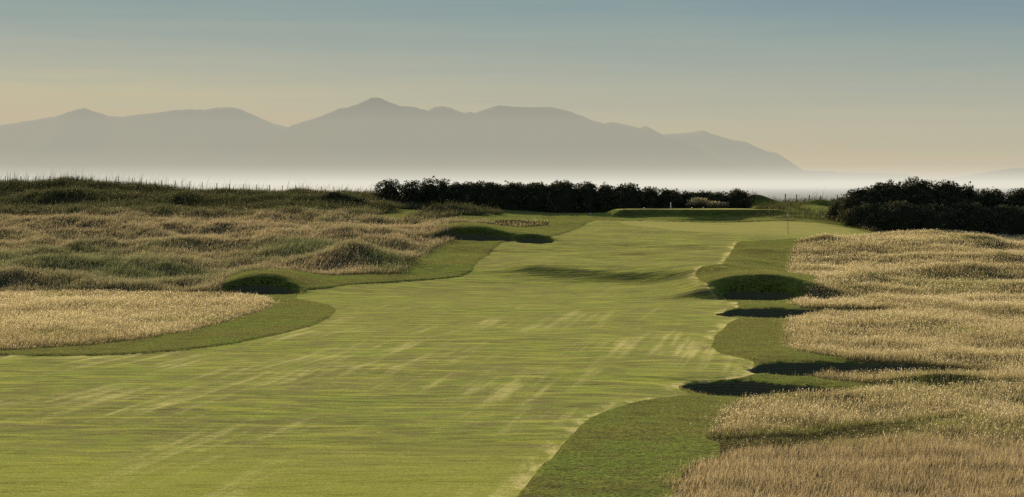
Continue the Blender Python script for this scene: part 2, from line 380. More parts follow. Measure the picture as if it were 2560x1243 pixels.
def m_roughground():
    m, nt = new_mat('long_grass_ground'); b = NB(nt)
    pos = b.n('ShaderNodeNewGeometry').outputs['Position']
    sand = b.n('ShaderNodeAttribute', attribute_name='sand').outputs['Fac']
    dark = b.n('ShaderNodeAttribute', attribute_name='dark').outputs['Fac']
    mid = b.noise(pos, .5, 4, .6); fine = b.noise(pos, 4.0, 4, .7)
    c = b.mix(b.ramp(mid, .35, .7), (.15, .125, .055), (.105, .105, .04))
    c = b.mix(b.ramp(fine, .45, .75, 0, .8), c, (.05, .05, .022))
    c = b.mix(dark, c, (.045, .05, .02))
    c = b.mix(sand, c, b.mix(b.ramp(fine, .3, .7), (.20, .145, .115), (.11, .075, .065)))
    turf_shader(b, c, pos, 7.0, .9, .3, .02, .6)
    return m

def m_bunker():
    m, nt = new_mat('sand_and_sod_wall'); b = NB(nt)
    geo = b.n('ShaderNodeNewGeometry'); pos = geo.outputs['Position']
    sp = b.n('ShaderNodeSeparateXYZ'); b.l(pos, sp.inputs[0]); sn = b.n('ShaderNodeSeparateXYZ'); b.l(geo.outputs['Normal'], sn.inputs[0])
    wob = b.noise(pos, 1.2, 3)
    lay = b.math('SINE', b.math('ADD', b.math('MULTIPLY', sp.outputs[2], 2 * math.pi / .11), b.math('MULTIPLY', wob, 5.0)))
    fine = b.noise(pos, 9, 3, .7)
    sod = b.mix(b.ramp(lay, -.6, .8), (.06, .054, .03), (.095, .08, .046))
    sod = b.mix(b.ramp(fine, .4, .65, 0, .7), sod, (.075, .085, .03))
    sandc = b.mix(b.ramp(b.noise(pos, 3, 4, .6), .3, .7), (.13, .105, .062), (.17, .135, .08))
    c = b.mix(b.ramp(sn.outputs[2], .9, .99), sod, sandc)
    d = b.n('ShaderNodeBsdfDiffuse'); b.l(c, d.inputs['Color'])
    bp = b.n('ShaderNodeBump'); bp.inputs['Strength'].default_value = .6; bp.inputs['Distance'].default_value = .03
    b.l(b.math('ADD', lay, fine), bp.inputs['Height']); b.l(bp.outputs[0], d.inputs['Normal'])
    out = b.n('ShaderNodeOutputMaterial'); b.l(d.outputs[0], out.inputs['Surface'])
    return m

def m_blade(name, trans=.5, gloss=.0):
    m, nt = new_mat(name); b = NB(nt)
    col = b.n('ShaderNodeAttribute', attribute_name='tint').outputs['Color']
    d = b.n('ShaderNodeBsdfDiffuse'); b.l(col, d.inputs['Color'])
    t = b.n('ShaderNodeBsdfTranslucent'); b.l(col, t.inputs['Color'])
    mx = b.n('ShaderNodeMixShader'); mx.inputs[0].default_value = trans
    b.l(d.outputs[0], mx.inputs[1]); b.l(t.outputs[0], mx.inputs[2]); res = mx.outputs[0]
    if gloss:
        g = b.n('ShaderNodeBsdfGlossy'); g.inputs['Roughness'].default_value = .5; g.inputs['Color'].default_value = (.6, .58, .45, 1)
        m2 = b.n('ShaderNodeMixShader'); m2.inputs[0].default_value = gloss
        b.l(res, m2.inputs[1]); b.l(g.outputs[0], m2.inputs[2]); res = m2.outputs[0]
    out = b.n('ShaderNodeOutputMaterial'); b.l(res, out.inputs['Surface'])
    return m

def m_plain(name, c, rough=.7, scale=6.0, var=.35):
    m, nt = new_mat(name); b = NB(nt)
    tc = b.n('ShaderNodeTexCoord').outputs['Object']
    k = b.noise(tc, scale, 4, .6)
    col = b.mix(b.ramp(k, .3, .7), tuple(v * (1 - var) for v in c), tuple(min(1, v * (1 + var * .5)) for v in c))
    p = b.n('ShaderNodeBsdfPrincipled'); b.l(col, p.inputs['Base Color']); p.inputs['Roughness'].default_value = rough
    out = b.n('ShaderNodeOutputMaterial'); b.l(p.outputs[0], out.inputs['Surface'])
    return m

# ------------------------------------------------------------------ terrain grid (a fan that opens away from the eye), cut exactly along the region edges
ys = [40.0]
while ys[-1] < 322: ys.append(ys[-1] + min(.42, max(.1, ys[-1] ** 2 * 2.4 / 45600)))
ys = np.array(ys + list(np.linspace(324, 440, 40)))
ts = np.arange(-1820, 1821, 6.5) / F
T, YY = np.meshgrid(ts, ys); XX = T * YY
gx, gy = XX.ravel(), YY.ravel()
R = regions(gx, gy)
gz = zground(gx, gy, R)
ny, nx = T.shape
ii = np.arange(ny * nx).reshape(ny, nx)
quads = np.stack([ii[:-1, :-1], ii[:-1, 1:], ii[1:, 1:], ii[1:, :-1]], -1).reshape(-1, 4)
FIELDS = ['pit', 'green', 'tee', 'fair', 'deep']
VAL = {f: list(R[f]) for f in FIELDS}
VX, VY, VZ = list(gx), list(gy), list(gz)
extra_cache = {}
def edge_vert(a, b, f):
    k = (min(a, b), max(a, b), f)
    if k in extra_cache: return extra_cache[k]
    fa, fb = VAL[f][a], VAL[f][b]; t = fa / (fa - fb)
    n = len(VX)
    VX.append(VX[a] + t * (VX[b] - VX[a])); VY.append(VY[a] + t * (VY[b] - VY[a])); VZ.append(VZ[a] + t * (VZ[b] - VZ[a]))
    for g in FIELDS: VAL[g].append(VAL[g][a] + t * (VAL[g][b] - VAL[g][a]))
    VAL[f][n] = 0.0
    extra_cache[k] = n
    return n
def split(polys, f):
    ins, outs = [], []
    v = VAL[f]
    for p in polys:
        s = [v[i] for i in p]
        if max(s) <= 0: ins.append(p)
        elif min(s) >= 0: outs.append(p)
        else:
            A, B = [], []
            for i in range(len(p)):
                a, c = p[i], p[(i + 1) % len(p)]
                fa, fc = v[a], v[c]
                if fa <= 0: A.append(a)
                if fa >= 0: B.append(a)
                if (fa < 0 < fc) or (fc < 0 < fa):
                    e = edge_vert(a, c, f); A.append(e); B.append(e)
            if len(A) > 2: ins.append(A)
            if len(B) > 2: outs.append(B)
    return ins, outs
polys = quads.tolist()
parts = {}
for f in FIELDS:
    parts[f], polys = split(polys, f)
parts['semi'] = polys
VX, VY, VZ = np.array(VX), np.array(VY), np.array(VZ)
VXYZ = np.stack([VX, VY, VZ], 1)
FAIRD = np.array(VAL['fair'])
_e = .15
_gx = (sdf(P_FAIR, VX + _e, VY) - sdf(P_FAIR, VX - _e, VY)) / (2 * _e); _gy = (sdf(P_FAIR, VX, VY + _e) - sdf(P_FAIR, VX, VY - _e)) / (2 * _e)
LIP = np.clip(-(_gx * math.sin(SUN_AZ - .35) + _gy * math.cos(SUN_AZ - .35)) * 1.3 + .1, 0, 1) * (np.array(VAL['green']) > 1) * (VY < 236)  # weights the painted rim towards edges turned to the sun
sandA = sstep(.3, -.5, sdf(P_SAND, VX, VY))
backA = np.clip(sstep(0, 2, -sdf(P_BACK, VX, VY)) + sstep(262, 290, VY) * .7, 0, 1)

def build_part(name, polys, mat, kind='structure', dz=0.0):
    fs = np.array([len(p) for p in polys]); fi = np.concatenate([np.array(p) for p in polys])
    used, inv = np.unique(fi, return_inverse=True)
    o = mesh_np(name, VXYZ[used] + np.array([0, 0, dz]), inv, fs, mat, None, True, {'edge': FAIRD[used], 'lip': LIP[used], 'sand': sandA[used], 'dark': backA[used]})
    if kind: o['kind'] = kind
    return o
MF, MG, MS, MR, MBK = m_fairway('fairway_turf'), m_fairway('putting_turf', True), m_semi(), m_roughground(), m_bunker()
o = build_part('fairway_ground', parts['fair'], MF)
o['label'] = 'sunlit olive green fairway running from the camera up to the putting green'
o = build_part('green_ground', parts['green'], MG); o['label'] = 'smooth putting green around the flagstick'
o = build_part('tee_ground', parts['tee'], MG); o['label'] = 'raised flat tee in front of the dark hedge'
o = build_part('rough_ground', parts['semi'], MS); o['label'] = 'darker mown rough between the fairway and the tall grass'
o = build_part('dune_ground', parts['deep'], MR); o['label'] = 'hummocky ground under the tall dry grass'
pitv = {b[0]: pit_sdf(b[1], VX, VY) for b in BUNKERS}
byb = {b[0]: [] for b in BUNKERS}
for p in parts['pit']:
    c = min(byb, key=lambda n: pitv[n][p].mean()); byb[c].append(p)
for nm, P, dep, md, lab in BUNKERS:
    o = build_part('sand_bunker', byb[nm], MBK, None)
    tag(o, lab, 'bunker', 'bunkers along the fairway')

# wide land sheet to either side and behind the eye, beach and sea
def grid_sheet(name, xs, ysr, zf, mat):
    X, Y = np.meshgrid(xs, ysr); Z = zf(X, Y)
    n, m_ = X.shape; idx = np.arange(n * m_).reshape(n, m_)
    q = np.stack([idx[:-1, :-1], idx[:-1, 1:], idx[1:, 1:], idx[1:, :-1]], -1).reshape(-1, 4)
    o = mesh_np(name, np.stack([X.ravel(), Y.ravel(), Z.ravel()], 1), q.ravel(), np.full(len(q), 4), mat, None, True)
    o['kind'] = 'structure'; return o
def zland(X, Y):
    hill = np.where((np.abs(X) < 40) & (Y < 42), (6.0 - .155 * np.maximum(Y, -5)) * (1 - sstep(18, 40, np.abs(X))) * (1 - sstep(10, 40, -Y)), 0)
    infan = (np.abs(X) < .318 * Y) & (Y > 41)
    side = zbase(X, Y) + .5 * fbm(X, Y, 30, 3) - .25
    z = np.where(Y > 41, side - .1, -.1 + .3 * fbm(X, Y, 40, 2)) + np.maximum(hill, 0)
    return np.where(infan, np.minimum(z, zbase(X, Y)) - 1.6, z) - .05
xs = np.concatenate([-np.geomspace(3500, 160, 30), np.linspace(-150, 150, 101), np.geomspace(160, 3500, 30)])
yr = np.concatenate([-np.geomspace(3000, 60, 24), np.linspace(-50, 440, 164)])
o = grid_sheet('land_ground', xs, yr, zland, MR); o['label'] = 'rough links land stretching away on every side'

m, nt = new_mat('sea_water'); b = NB(nt)
pos = b.n('ShaderNodeNewGeometry').outputs['Position']
g = b.n('ShaderNodeBsdfPrincipled'); g.inputs['Base Color'].default_value = (.03, .045, .05, 1); g.inputs['Roughness'].default_value = .5; g.inputs['IOR'].default_value = 1.33
bp = b.n('ShaderNodeBump'); bp.inputs['Strength'].default_value = .35; bp.inputs['Distance'].default_value = .6
b.l(b.noise(b.mapping(pos, (1, .4, 1)), .05, 5, .6), bp.inputs['Height']); b.l(bp.outputs[0], g.inputs['Normal'])
b.l(g.outputs[0], b.n('ShaderNodeOutputMaterial').inputs['Surface'])
xs = np.linspace(-60000, 60000, 41); yr = np.concatenate([[360, 700, 1500], np.geomspace(3000, 60000, 20)])
o = grid_sheet('sea_water', xs, yr, lambda X, Y: X * 0 + SEA, m); o['label'] = 'bright hazy sea glinting behind the dunes'

# ------------------------------------------------------------------ mountains across the water
m, nt = new_mat('hill_heather'); b = NB(nt)
pos = b.n('ShaderNodeNewGeometry').outputs['Position']
c = b.mix(b.ramp(b.noise(pos, .0012, 5, .6), .35, .65), (.075, .085, .05), (.12, .11, .085))
d = b.n('ShaderNodeBsdfDiffuse'); b.l(c, d.inputs['Color']); b.l(d.outputs[0], b.n('ShaderNodeOutputMaterial').inputs['Surface'])
MH = m
m, nt = new_mat('hill_heather_hazed'); b = NB(nt)  # paler copy of the heather, extra haze put into its colour
pos = b.n('ShaderNodeNewGeometry').outputs['Position']
c = b.mix(b.ramp(b.noise(pos, .0012, 5, .6), .35, .65), (.19, .19, .13), (.25, .225, .17))
d = b.n('ShaderNodeBsdfDiffuse'); b.l(c, d.inputs['Color']); b.l(d.outputs[0], b.n('ShaderNodeOutputMaterial').inputs['Surface'])
MH2 = m
RIDGE_A = [(-900, 400), (-600, 352), (-300, 322), (-150, 330), (-60, 318), (0, 313), (40, 307), (80, 301), (120, 294), (142, 291), (160, 284), (190, 274), (212, 270), (232, 278), (255, 284), (270, 290), (310, 292), (340, 287), (380, 283), (430, 276), (470, 273),
           (510, 275), (540, 269), (575, 268), (600, 273), (630, 286), (660, 299), (690, 311), (720, 318), (760, 336), (820, 360), (900, 392), (1000, 430), (1100, 462)]
RIDGE_B = [(480, 470), (540, 432), (600, 395), (640, 366), (690, 340), (715, 322), (730, 312), (745, 309), (757, 304), (770, 301), (800, 291), (830, 279), (850, 271), (870, 268), (890, 262), (915, 251), (928, 244), (940, 243), (955, 247), (975, 256), (990, 261), (1000, 265), (1030, 267),
           (1050, 272), (1072, 276), (1085, 268), (1105, 265), (1125, 269), (1145, 277), (1160, 282), (1175, 279), (1187, 283), (1205, 276), (1230, 268), (1250, 263), (1275, 266), (1330, 268), (1375, 267), (1400, 272), (1430, 280),
           (1447, 287), (1460, 292), (1475, 299), (1490, 303), (1510, 308), (1530, 305), (1545, 308), (1575, 314), (1600, 320), (1614, 315), (1632, 323), (1655, 336), (1700, 352), (1780, 385), (1860, 420), (1960, 462)]
RIDGE_C = [(1480, 470), (1560, 385), (1610, 352), (1655, 337), (1700, 333), (1730, 331), (1748, 326), (1758, 327), (1775, 333), (1790, 338), (1830, 350), (1862, 354), (1890, 367), (1915, 378), (1940, 382), (1970, 402), (1995, 422), (2015, 427), (2080, 428),
           (2100, 431), (2160, 432), (2220, 434), (2260, 441), (2300, 449), (2360, 458), (2420, 468)]
RIDGE_D = [(1850, 470), (1960, 440), (2080, 432), (2140, 434), (2200, 437), (2230, 434), (2262, 436), (2300, 446), (2350, 447), (2400, 442), (2440, 434), (2480, 428), (2530, 421), (2560, 419), (2640, 412), (2760, 400), (2900, 392), (3100, 405), (3400, 440), (3600, 470)]
def mountain(name, ridge, D, depth, seed, label, mat=None):
    r = np.array(ridge, float)
    px = np.arange(r[0, 0], r[-1, 0] + 1, 2.5)
    h = H - SEA + (HY - np.interp(px, r[:, 0], r[:, 1])) / F * D
    h = np.maximum(h + 9 * fbm(px, px * 0 + seed, 22, 4, .68, seed) * np.clip(h / 500, 0, 1), 1.0)
    s = np.concatenate([np.linspace(-1, 0, 26), np.linspace(.06, 1, 12)])
    X0 = (px - CX) / F * D
    S, HH = np.meshgrid(s, h, indexing='ij'); XX = np.broadcast_to(X0, S.shape)
    wig = fbm(XX, S * depth, depth * .5, 4, .5, seed)
    prof_ = np.where(S < 0, (1 + S) ** 1.25, (1 - S) ** 1.2)
    Z = SEA - 2 + (HH + 2) * prof_ * (1 + .22 * wig * np.sin(np.clip(np.abs(S), 0, 1) * math.pi))
    Yc = D + S * depth + wig * depth * .12 * (np.abs(S) > .02)
    Xc = XX * (Yc * 0 + 1)
    n, m_ = S.shape; idx = np.arange(n * m_).reshape(n, m_)
    q = np.stack([idx[:-1, :-1], idx[:-1, 1:], idx[1:, 1:], idx[1:, :-1]], -1).reshape(-1, 4)
    o = mesh_np(name, np.stack([Xc.ravel(), Yc.ravel(), Z.ravel()], 1), q.ravel(), np.full(len(q), 4), mat or MH, None, True)
    tag(o, label, None, None, 'structure'); return o
mountain('mountain_hills', RIDGE_B, 25000, 4200, 3.1, 'highest hazy mountain massif with a pointed summit above the hedge')
mountain('mountain_hills', RIDGE_A, 27500, 5200, 9.7, 'hazy round topped mountain range beyond the grassy dune', MH2)
mountain('mountain_hills', RIDGE_C, 26500, 4200, 5.5, 'hazy mountain shoulder sloping down to a long low point', MH2)
mountain('mountain_hills', RIDGE_D, 30500, 4000, 7.2, 'faint low grey hills beyond the gorse mound')

# ------------------------------------------------------------------ sea haze: absorbing and glowing layers of air over the water
def haze(name, z1, y0, y1, sig, air, label):
    m, nt = new_mat(name); b = NB(nt)
    rho = max(sig) * 1.0001
    a = b.n('ShaderNodeVolumeAbsorption'); a.inputs['Density'].default_value = rho
    a.inputs['Color'].default_value = tuple(1 - s / rho for s in sig) + (1,)
    e = b.n('ShaderNodeEmission'); em = [s * c for s, c in zip(sig, air)]; k = max(em)
    e.inputs['Color'].default_value = tuple(v / k for v in em) + (1,); e.inputs['Strength'].default_value = k
    ad = b.n('ShaderNodeAddShader'); b.l(a.outputs[0], ad.inputs[0]); b.l(e.outputs[0], ad.inputs[1])
    b.l(ad.outputs[0], b.n('ShaderNodeOutputMaterial').inputs['Volume'])
    xw = 16000
    v = [(x, y, z) for z in (SEA - 20, z1) for y in (y0, y1) for x in (-xw, xw)]
    f = [(0, 2, 3, 1), (4, 5, 7, 6), (0, 1, 5, 4), (2, 6, 7, 3), (0, 4, 6, 2), (1, 3, 7, 5)]
    o = mesh_np(name, np.array(v, float), np.array(f).ravel(), np.full(6, 4), m)
    tag(o, label, None, None, 'stuff'); return o
UP_TOP, UP_Y0, UP_Y1 = 560.0, 3000.0, 20000.0
UP_SIG = [8.2e-5, 9.0e-5, 10.4e-5]; UP_AIR = [.500, .462, .352]
LO_TOP, LO_Y0, LO_Y1 = 22.0, 1600.0, 19000.0
LO_SIG = [2.0e-4] * 3; LO_AIR = [.86, .83, .72]
haze('sea_haze', UP_TOP, UP_Y0, UP_Y1, UP_SIG, UP_AIR, 'warm grey haze veiling the mountains')
haze('sea_mist', 92.0, 5200.0, 19500.0, [.36e-4] * 3, LO_AIR, 'pale mist bank rising against the foot of the mountains')
haze('sea_mist', LO_TOP, LO_Y0, LO_Y1, LO_SIG, LO_AIR, 'bright low mist lying on the water')

# ------------------------------------------------------------------ sky
w = bpy.data.worlds.new('World'); sc.world = w; w.use_nodes = True
nt = w.node_tree; nt.nodes.clear(); b = NB(nt)
sky = b.n('ShaderNodeTexSky', sky_type='NISHITA'); sky.sun_disc = False
sky.sun_elevation = SUN_EL; sky.sun_rotation = SUN_AZ % (2 * math.pi); sky.air_density = 1.0; sky.dust_density = 2.0; sky.ozone_density = 1.5; sky.altitude = 10
def target(el):   # appearance of the low sky, sRGB, by elevation in degrees (photo centre)
    k = [-2, 0, 1.1, 1.7, 2.6, 3.6, 4.6, 5.6, 8.5, 14]
    c = np.array([(198, 182, 156), (199, 183, 156), (196, 183, 156), (190, 184, 159), (176, 177, 161), (157, 168, 160), (137, 157, 159), (116, 143, 158), (104, 128, 150), (95, 119, 146)], float)
    return np.array(s2l([np.interp(el, k, c[:, i]) for i in range(3)]))
def T_of(el, top, y0, y1, sig):
    L = (y1 - y0) if el <= 0 else max(0, min(y1, (top - H) / math.tan(math.radians(el))) - y0)
    return np.exp(-np.array(sig) * L)
rampn = b.n('ShaderNodeValToRGB'); els = [0, .8, 1.3, 1.7, 2.2, 2.7, 3.2, 3.8, 4.6, 5.6, 8.5, 14]
cr = rampn.color_ramp
for i, e in enumerate(els):
    t = T_of(e, UP_TOP, UP_Y0, UP_Y1, UP_SIG)
    cc = np.clip((target(e) - (1 - t) * np.array(UP_AIR)) / t, .02, 3)
    el_ = cr.elements[i] if i < 2 else cr.elements.new(e / 15)
    el_.position = e / 15; el_.color = tuple(cc) + (1,)
tc = b.n('ShaderNodeTexCoord').outputs['Generated']
dirn = b.vmath('NORMALIZE', tc)
sp = b.n('ShaderNodeSeparateXYZ'); b.l(dirn, sp.inputs[0])
az = b.math('ARCTAN2', sp.outputs[0], sp.outputs[1])
eldeg = b.math('MULTIPLY', b.math('ARCSINE', sp.outputs[2]), 180 / math.pi)
wisp = b.noise(b.mapping(dirn, (3.5, 3.5, 70)), 1.6, 5, .62, 'Fac', .6)
tilt = b.math('MULTIPLY', b.math('MULTIPLY', az, 180 / math.pi), .055)
eff = b.math('ADD', b.math('ADD', eldeg, tilt), b.math('MULTIPLY', b.math('SUBTRACT', wisp, .5), -1.7))
b.l(b.math('DIVIDE', eff, 15.0), rampn.inputs[0])
nis = b.n('ShaderNodeVectorMath', operation='SCALE'); b.l(sky.outputs[0], nis.inputs[0]); nis.inputs['Scale'].default_value = .2
mixc = b.mix(b.ramp(eldeg, 6.5, 20.0), rampn.outputs[0], nis.outputs[0])
bg = b.n('ShaderNodeBackground'); b.l(mixc, bg.inputs[0]); bg.inputs[1].default_value = 1.0
b.l(bg.outputs[0], b.n('ShaderNodeOutputWorld').inputs[0])

sd = bpy.data.lights.new('sun', 'SUN'); sd.energy = 7.5; sd.angle = math.radians(.55); sd.color = (1.0, .815, .54)
so = bpy.data.objects.new('sun', sd); COL.objects.link(so)
dv = Vector((math.sin(SUN_AZ) * math.cos(SUN_EL), math.cos(SUN_AZ) * math.cos(SUN_EL), math.sin(SUN_EL)))
so.rotation_euler = dv.to_track_quat('Z', 'Y').to_euler(); so.location = (-60, 200, 90)

# ------------------------------------------------------------------ grass blades
def ground_at(X, Y):
    """height of the built terrain, bilinear on its own grid"""
    Rr = None
    j = np.clip(np.searchsorted(ys, Y) - 1, 0, len(ys) - 2); t = X / Y
    i = np.clip(((t - ts[0]) / (ts[1] - ts[0])).astype(int), 0, len(ts) - 2)
    u = (t - ts[i]) / (ts[i + 1] - ts[i]); v = (Y - ys[j]) / (ys[j + 1] - ys[j])
    G = gz.reshape(ny, nx)
    return (G[j, i] * (1 - u) + G[j, i + 1] * u) * (1 - v) + (G[j + 1, i] * (1 - u) + G[j + 1, i + 1] * u) * v
def grid_val(f, X, Y):
    j = np.clip(np.searchsorted(ys, Y) - 1, 0, len(ys) - 2); t = X / Y
    i = np.clip(((t - ts[0]) / (ts[1] - ts[0])).astype(int), 0, len(ts) - 2)
    u = (t - ts[i]) / (ts[i + 1] - ts[i]); v = (Y - ys[j]) / (ys[j + 1] - ys[j])
    G = R[f].reshape(ny, nx)
    return (G[j, i] * (1 - u) + G[j, i + 1] * u) * (1 - v) + (G[j + 1, i] * (1 - u) + G[j + 1, i + 1] * u) * v

def blades(name, X, Y, Z, h, wd, lean, cb, cm, ct, mat, heads=None, hc=None, hs=(.034, .0085)):
    n = len(X)
    a = rng.uniform(0, 2 * math.pi, n); sx, sy = np.cos(a), np.sin(a)
    base = np.stack([X, Y, Z - .03], 1)
    side = np.stack([sx, sy, np.zeros(n)], 1) * (wd * .5)[:, None]
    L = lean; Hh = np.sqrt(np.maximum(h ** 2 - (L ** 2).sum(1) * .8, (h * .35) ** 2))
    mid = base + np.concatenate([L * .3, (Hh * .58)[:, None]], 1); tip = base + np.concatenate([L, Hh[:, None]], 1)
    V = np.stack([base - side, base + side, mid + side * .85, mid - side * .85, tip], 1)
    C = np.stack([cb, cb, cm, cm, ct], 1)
    o5 = (np.arange(n) * 5)[:, None]
    fi = np.concatenate([o5 + np.array([0, 1, 2, 3]), o5 + np.array([3, 2, 4])], 1)
    fs = np.tile([4, 3], n)
    V = V.reshape(-1, 3); C = C.reshape(-1, 3); fi = fi.ravel()
    if heads is not None and len(heads):
        k = len(heads); tp = tip[heads]; d = np.concatenate([L[heads], Hh[heads][:, None]], 1); d /= np.linalg.norm(d, axis=1)[:, None]
        a2 = rng.uniform(0, 2 * math.pi, k); sd_ = np.stack([np.cos(a2), np.sin(a2), np.zeros(k)], 1)
        hl = hs[0] * rng.uniform(.7, 1.5, k)[:, None]; hw = hs[1] * rng.uniform(.7, 1.4, k)[:, None]
        sc_ = np.clip(Y[heads] / 105.0, 1, 1.7)[:, None]; hl = hl * sc_; hw = hw * sc_
        V2 = np.stack([tp - d * hl * .7, tp + sd_ * hw, tp + d * hl * .7, tp - sd_ * hw], 1).reshape(-1, 3)
        f2 = (np.arange(k) * 4)[:, None] + np.array([0, 1, 2, 3]) + len(V)
        C = np.concatenate([C, np.repeat(hc, 4, 0)]); V = np.concatenate([V, V2])
        fi = np.concatenate([fi, f2.ravel()]); fs = np.concatenate([fs, np.full(k, 4)])
    return mesh_np(name, V, fi, fs, mat, None, False, {'tint': C})

def cand(n, y0, y1, p=1.0, tw=.300):
    """plan positions with density falling as Y^-p"""
    u = rng.uniform(0, 1, n); q = 2 - p
    Y = (y0 ** q + u * (y1 ** q - y0 ** q)) ** (1 / q)
    return rng.uniform(-tw, tw, n) * Y, Y
def colmix(a, b_, t): return np.array(a)[None] * (1 - t)[:, None] + np.array(b_)[None] * t[:, None]
WIND = np.array([.30, -.10])
MBL = m_blade('dry_grass_blade', .52)
MBG = m_blade('dune_grass_blade', .42)
MBS = m_blade('short_grass_blade', .5, .03)

# --- golden fescue
def fescue(X, Y, name, label, dens_var=True):
    n = len(X)
    lo = fbm(X, Y * .6, 7.0, 3, .5, 12.0); lo2 = fbm(X, Y * .7, 2.2, 3, .55, 21.0); vl = fbm(X, Y * .7, 16, 2, .5, 33.0)
    keep = rng.uniform(0, 1, n) < np.clip(.78 + .5 * lo2, .28, 1)
    gap = sdf(P_GAP, X, Y); keep &= ~((gap < .2) & (rng.uniform(0, 1, n) < .75))
    X, Y, lo, lo2, vl, gap = X[keep], Y[keep], lo[keep], lo2[keep], vl[keep], gap[keep]
    n = len(X)
    Z = ground_at(X, Y); ed = np.minimum.reduce([np.abs(grid_val(k, X, Y)) for k in ('rf', 'lf', 'tuft')])
    feather = sstep(-.05, .9, ed + .35 * lo2)
    dkp = sstep(.15, .7, fbm(X * .6, Y, 5.0, 3, .55, 91.0))
    rust = sstep(72.0, 66.5, Y + 1.2 * lo2) * (X > 0)                 # browner seedless strip closest to the eye
    grn = np.clip(sstep(.1, .65, lo) * .65 + .12 + (gap < 1.0) * .5 + .9 * np.exp(-((CX + F * X / Y - 2330) / 150) ** 2 - ((Y - 90.2) / 1.6) ** 2) + .5 * np.exp(-((CX + F * X / Y - 2380) / 200) ** 2 - ((Y - 175) / 7) ** 2) + sstep(.1, .6, vl) * .15, 0, 1) * (1 - .6 * rust)
    h = rng.uniform(.17, .42, n) * (.55 + .45 * feather) * (1 + .42 * lo2) * (1 - .22 * dkp) * (1 - .25 * grn) * np.where(gap < .2, .4, 1)
    tall = rng.uniform(0, 1, n) < .05; h = np.where(tall, h * 1.3, h)
    wd = rng.uniform(.0045, .009, n) * np.clip(Y / 80, .9, 2.4)
    lean = (rng.normal(0, .42, (n, 2)) + WIND) * h[:, None] * .62
    br = rng.uniform(.5, 1.4, n)[:, None] * (1 - .5 * dkp)[:, None] * (1 + .30 * vl)[:, None]
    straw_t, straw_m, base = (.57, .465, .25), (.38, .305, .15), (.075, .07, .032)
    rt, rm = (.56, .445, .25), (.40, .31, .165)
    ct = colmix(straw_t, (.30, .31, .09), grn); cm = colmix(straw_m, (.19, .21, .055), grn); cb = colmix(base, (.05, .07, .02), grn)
    ct = ct * (1 - rust[:, None]) + np.array(rt) * rust[:, None]; cm = cm * (1 - rust[:, None]) + np.array(rm) * rust[:, None]
    hd = np.nonzero((rng.uniform(0, 1, n) < .31 * (1 - .75 * rust) * (1 - .6 * grn) * np.clip(.75 + 1.0 * vl, .3, 1) * (1 - .6 * dkp)))[0]
    hc = np.array([[.74, .63, .41]]) * rng.uniform(.6, 1.25, len(hd))[:, None]
    hc = hc * (1 - .5 * rust[hd][:, None])
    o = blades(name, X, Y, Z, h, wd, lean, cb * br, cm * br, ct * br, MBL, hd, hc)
    return tag(o, label, None, None, 'stuff')
X, Y = cand(2600000, 56, 245, 1.15)
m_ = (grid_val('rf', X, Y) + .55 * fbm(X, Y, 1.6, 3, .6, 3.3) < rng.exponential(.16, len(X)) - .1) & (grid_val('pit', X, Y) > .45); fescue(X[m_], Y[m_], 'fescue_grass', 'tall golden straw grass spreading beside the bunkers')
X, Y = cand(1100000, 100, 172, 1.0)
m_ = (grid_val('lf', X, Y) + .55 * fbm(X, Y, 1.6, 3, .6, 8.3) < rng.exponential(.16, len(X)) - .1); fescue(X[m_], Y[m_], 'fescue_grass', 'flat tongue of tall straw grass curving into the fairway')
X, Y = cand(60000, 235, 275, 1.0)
m_ = ((grid_val('tuft', X, Y) < 0)); fescue(X[m_], Y[m_], 'fescue_grass', 'small tuft of tan grass by the approach')

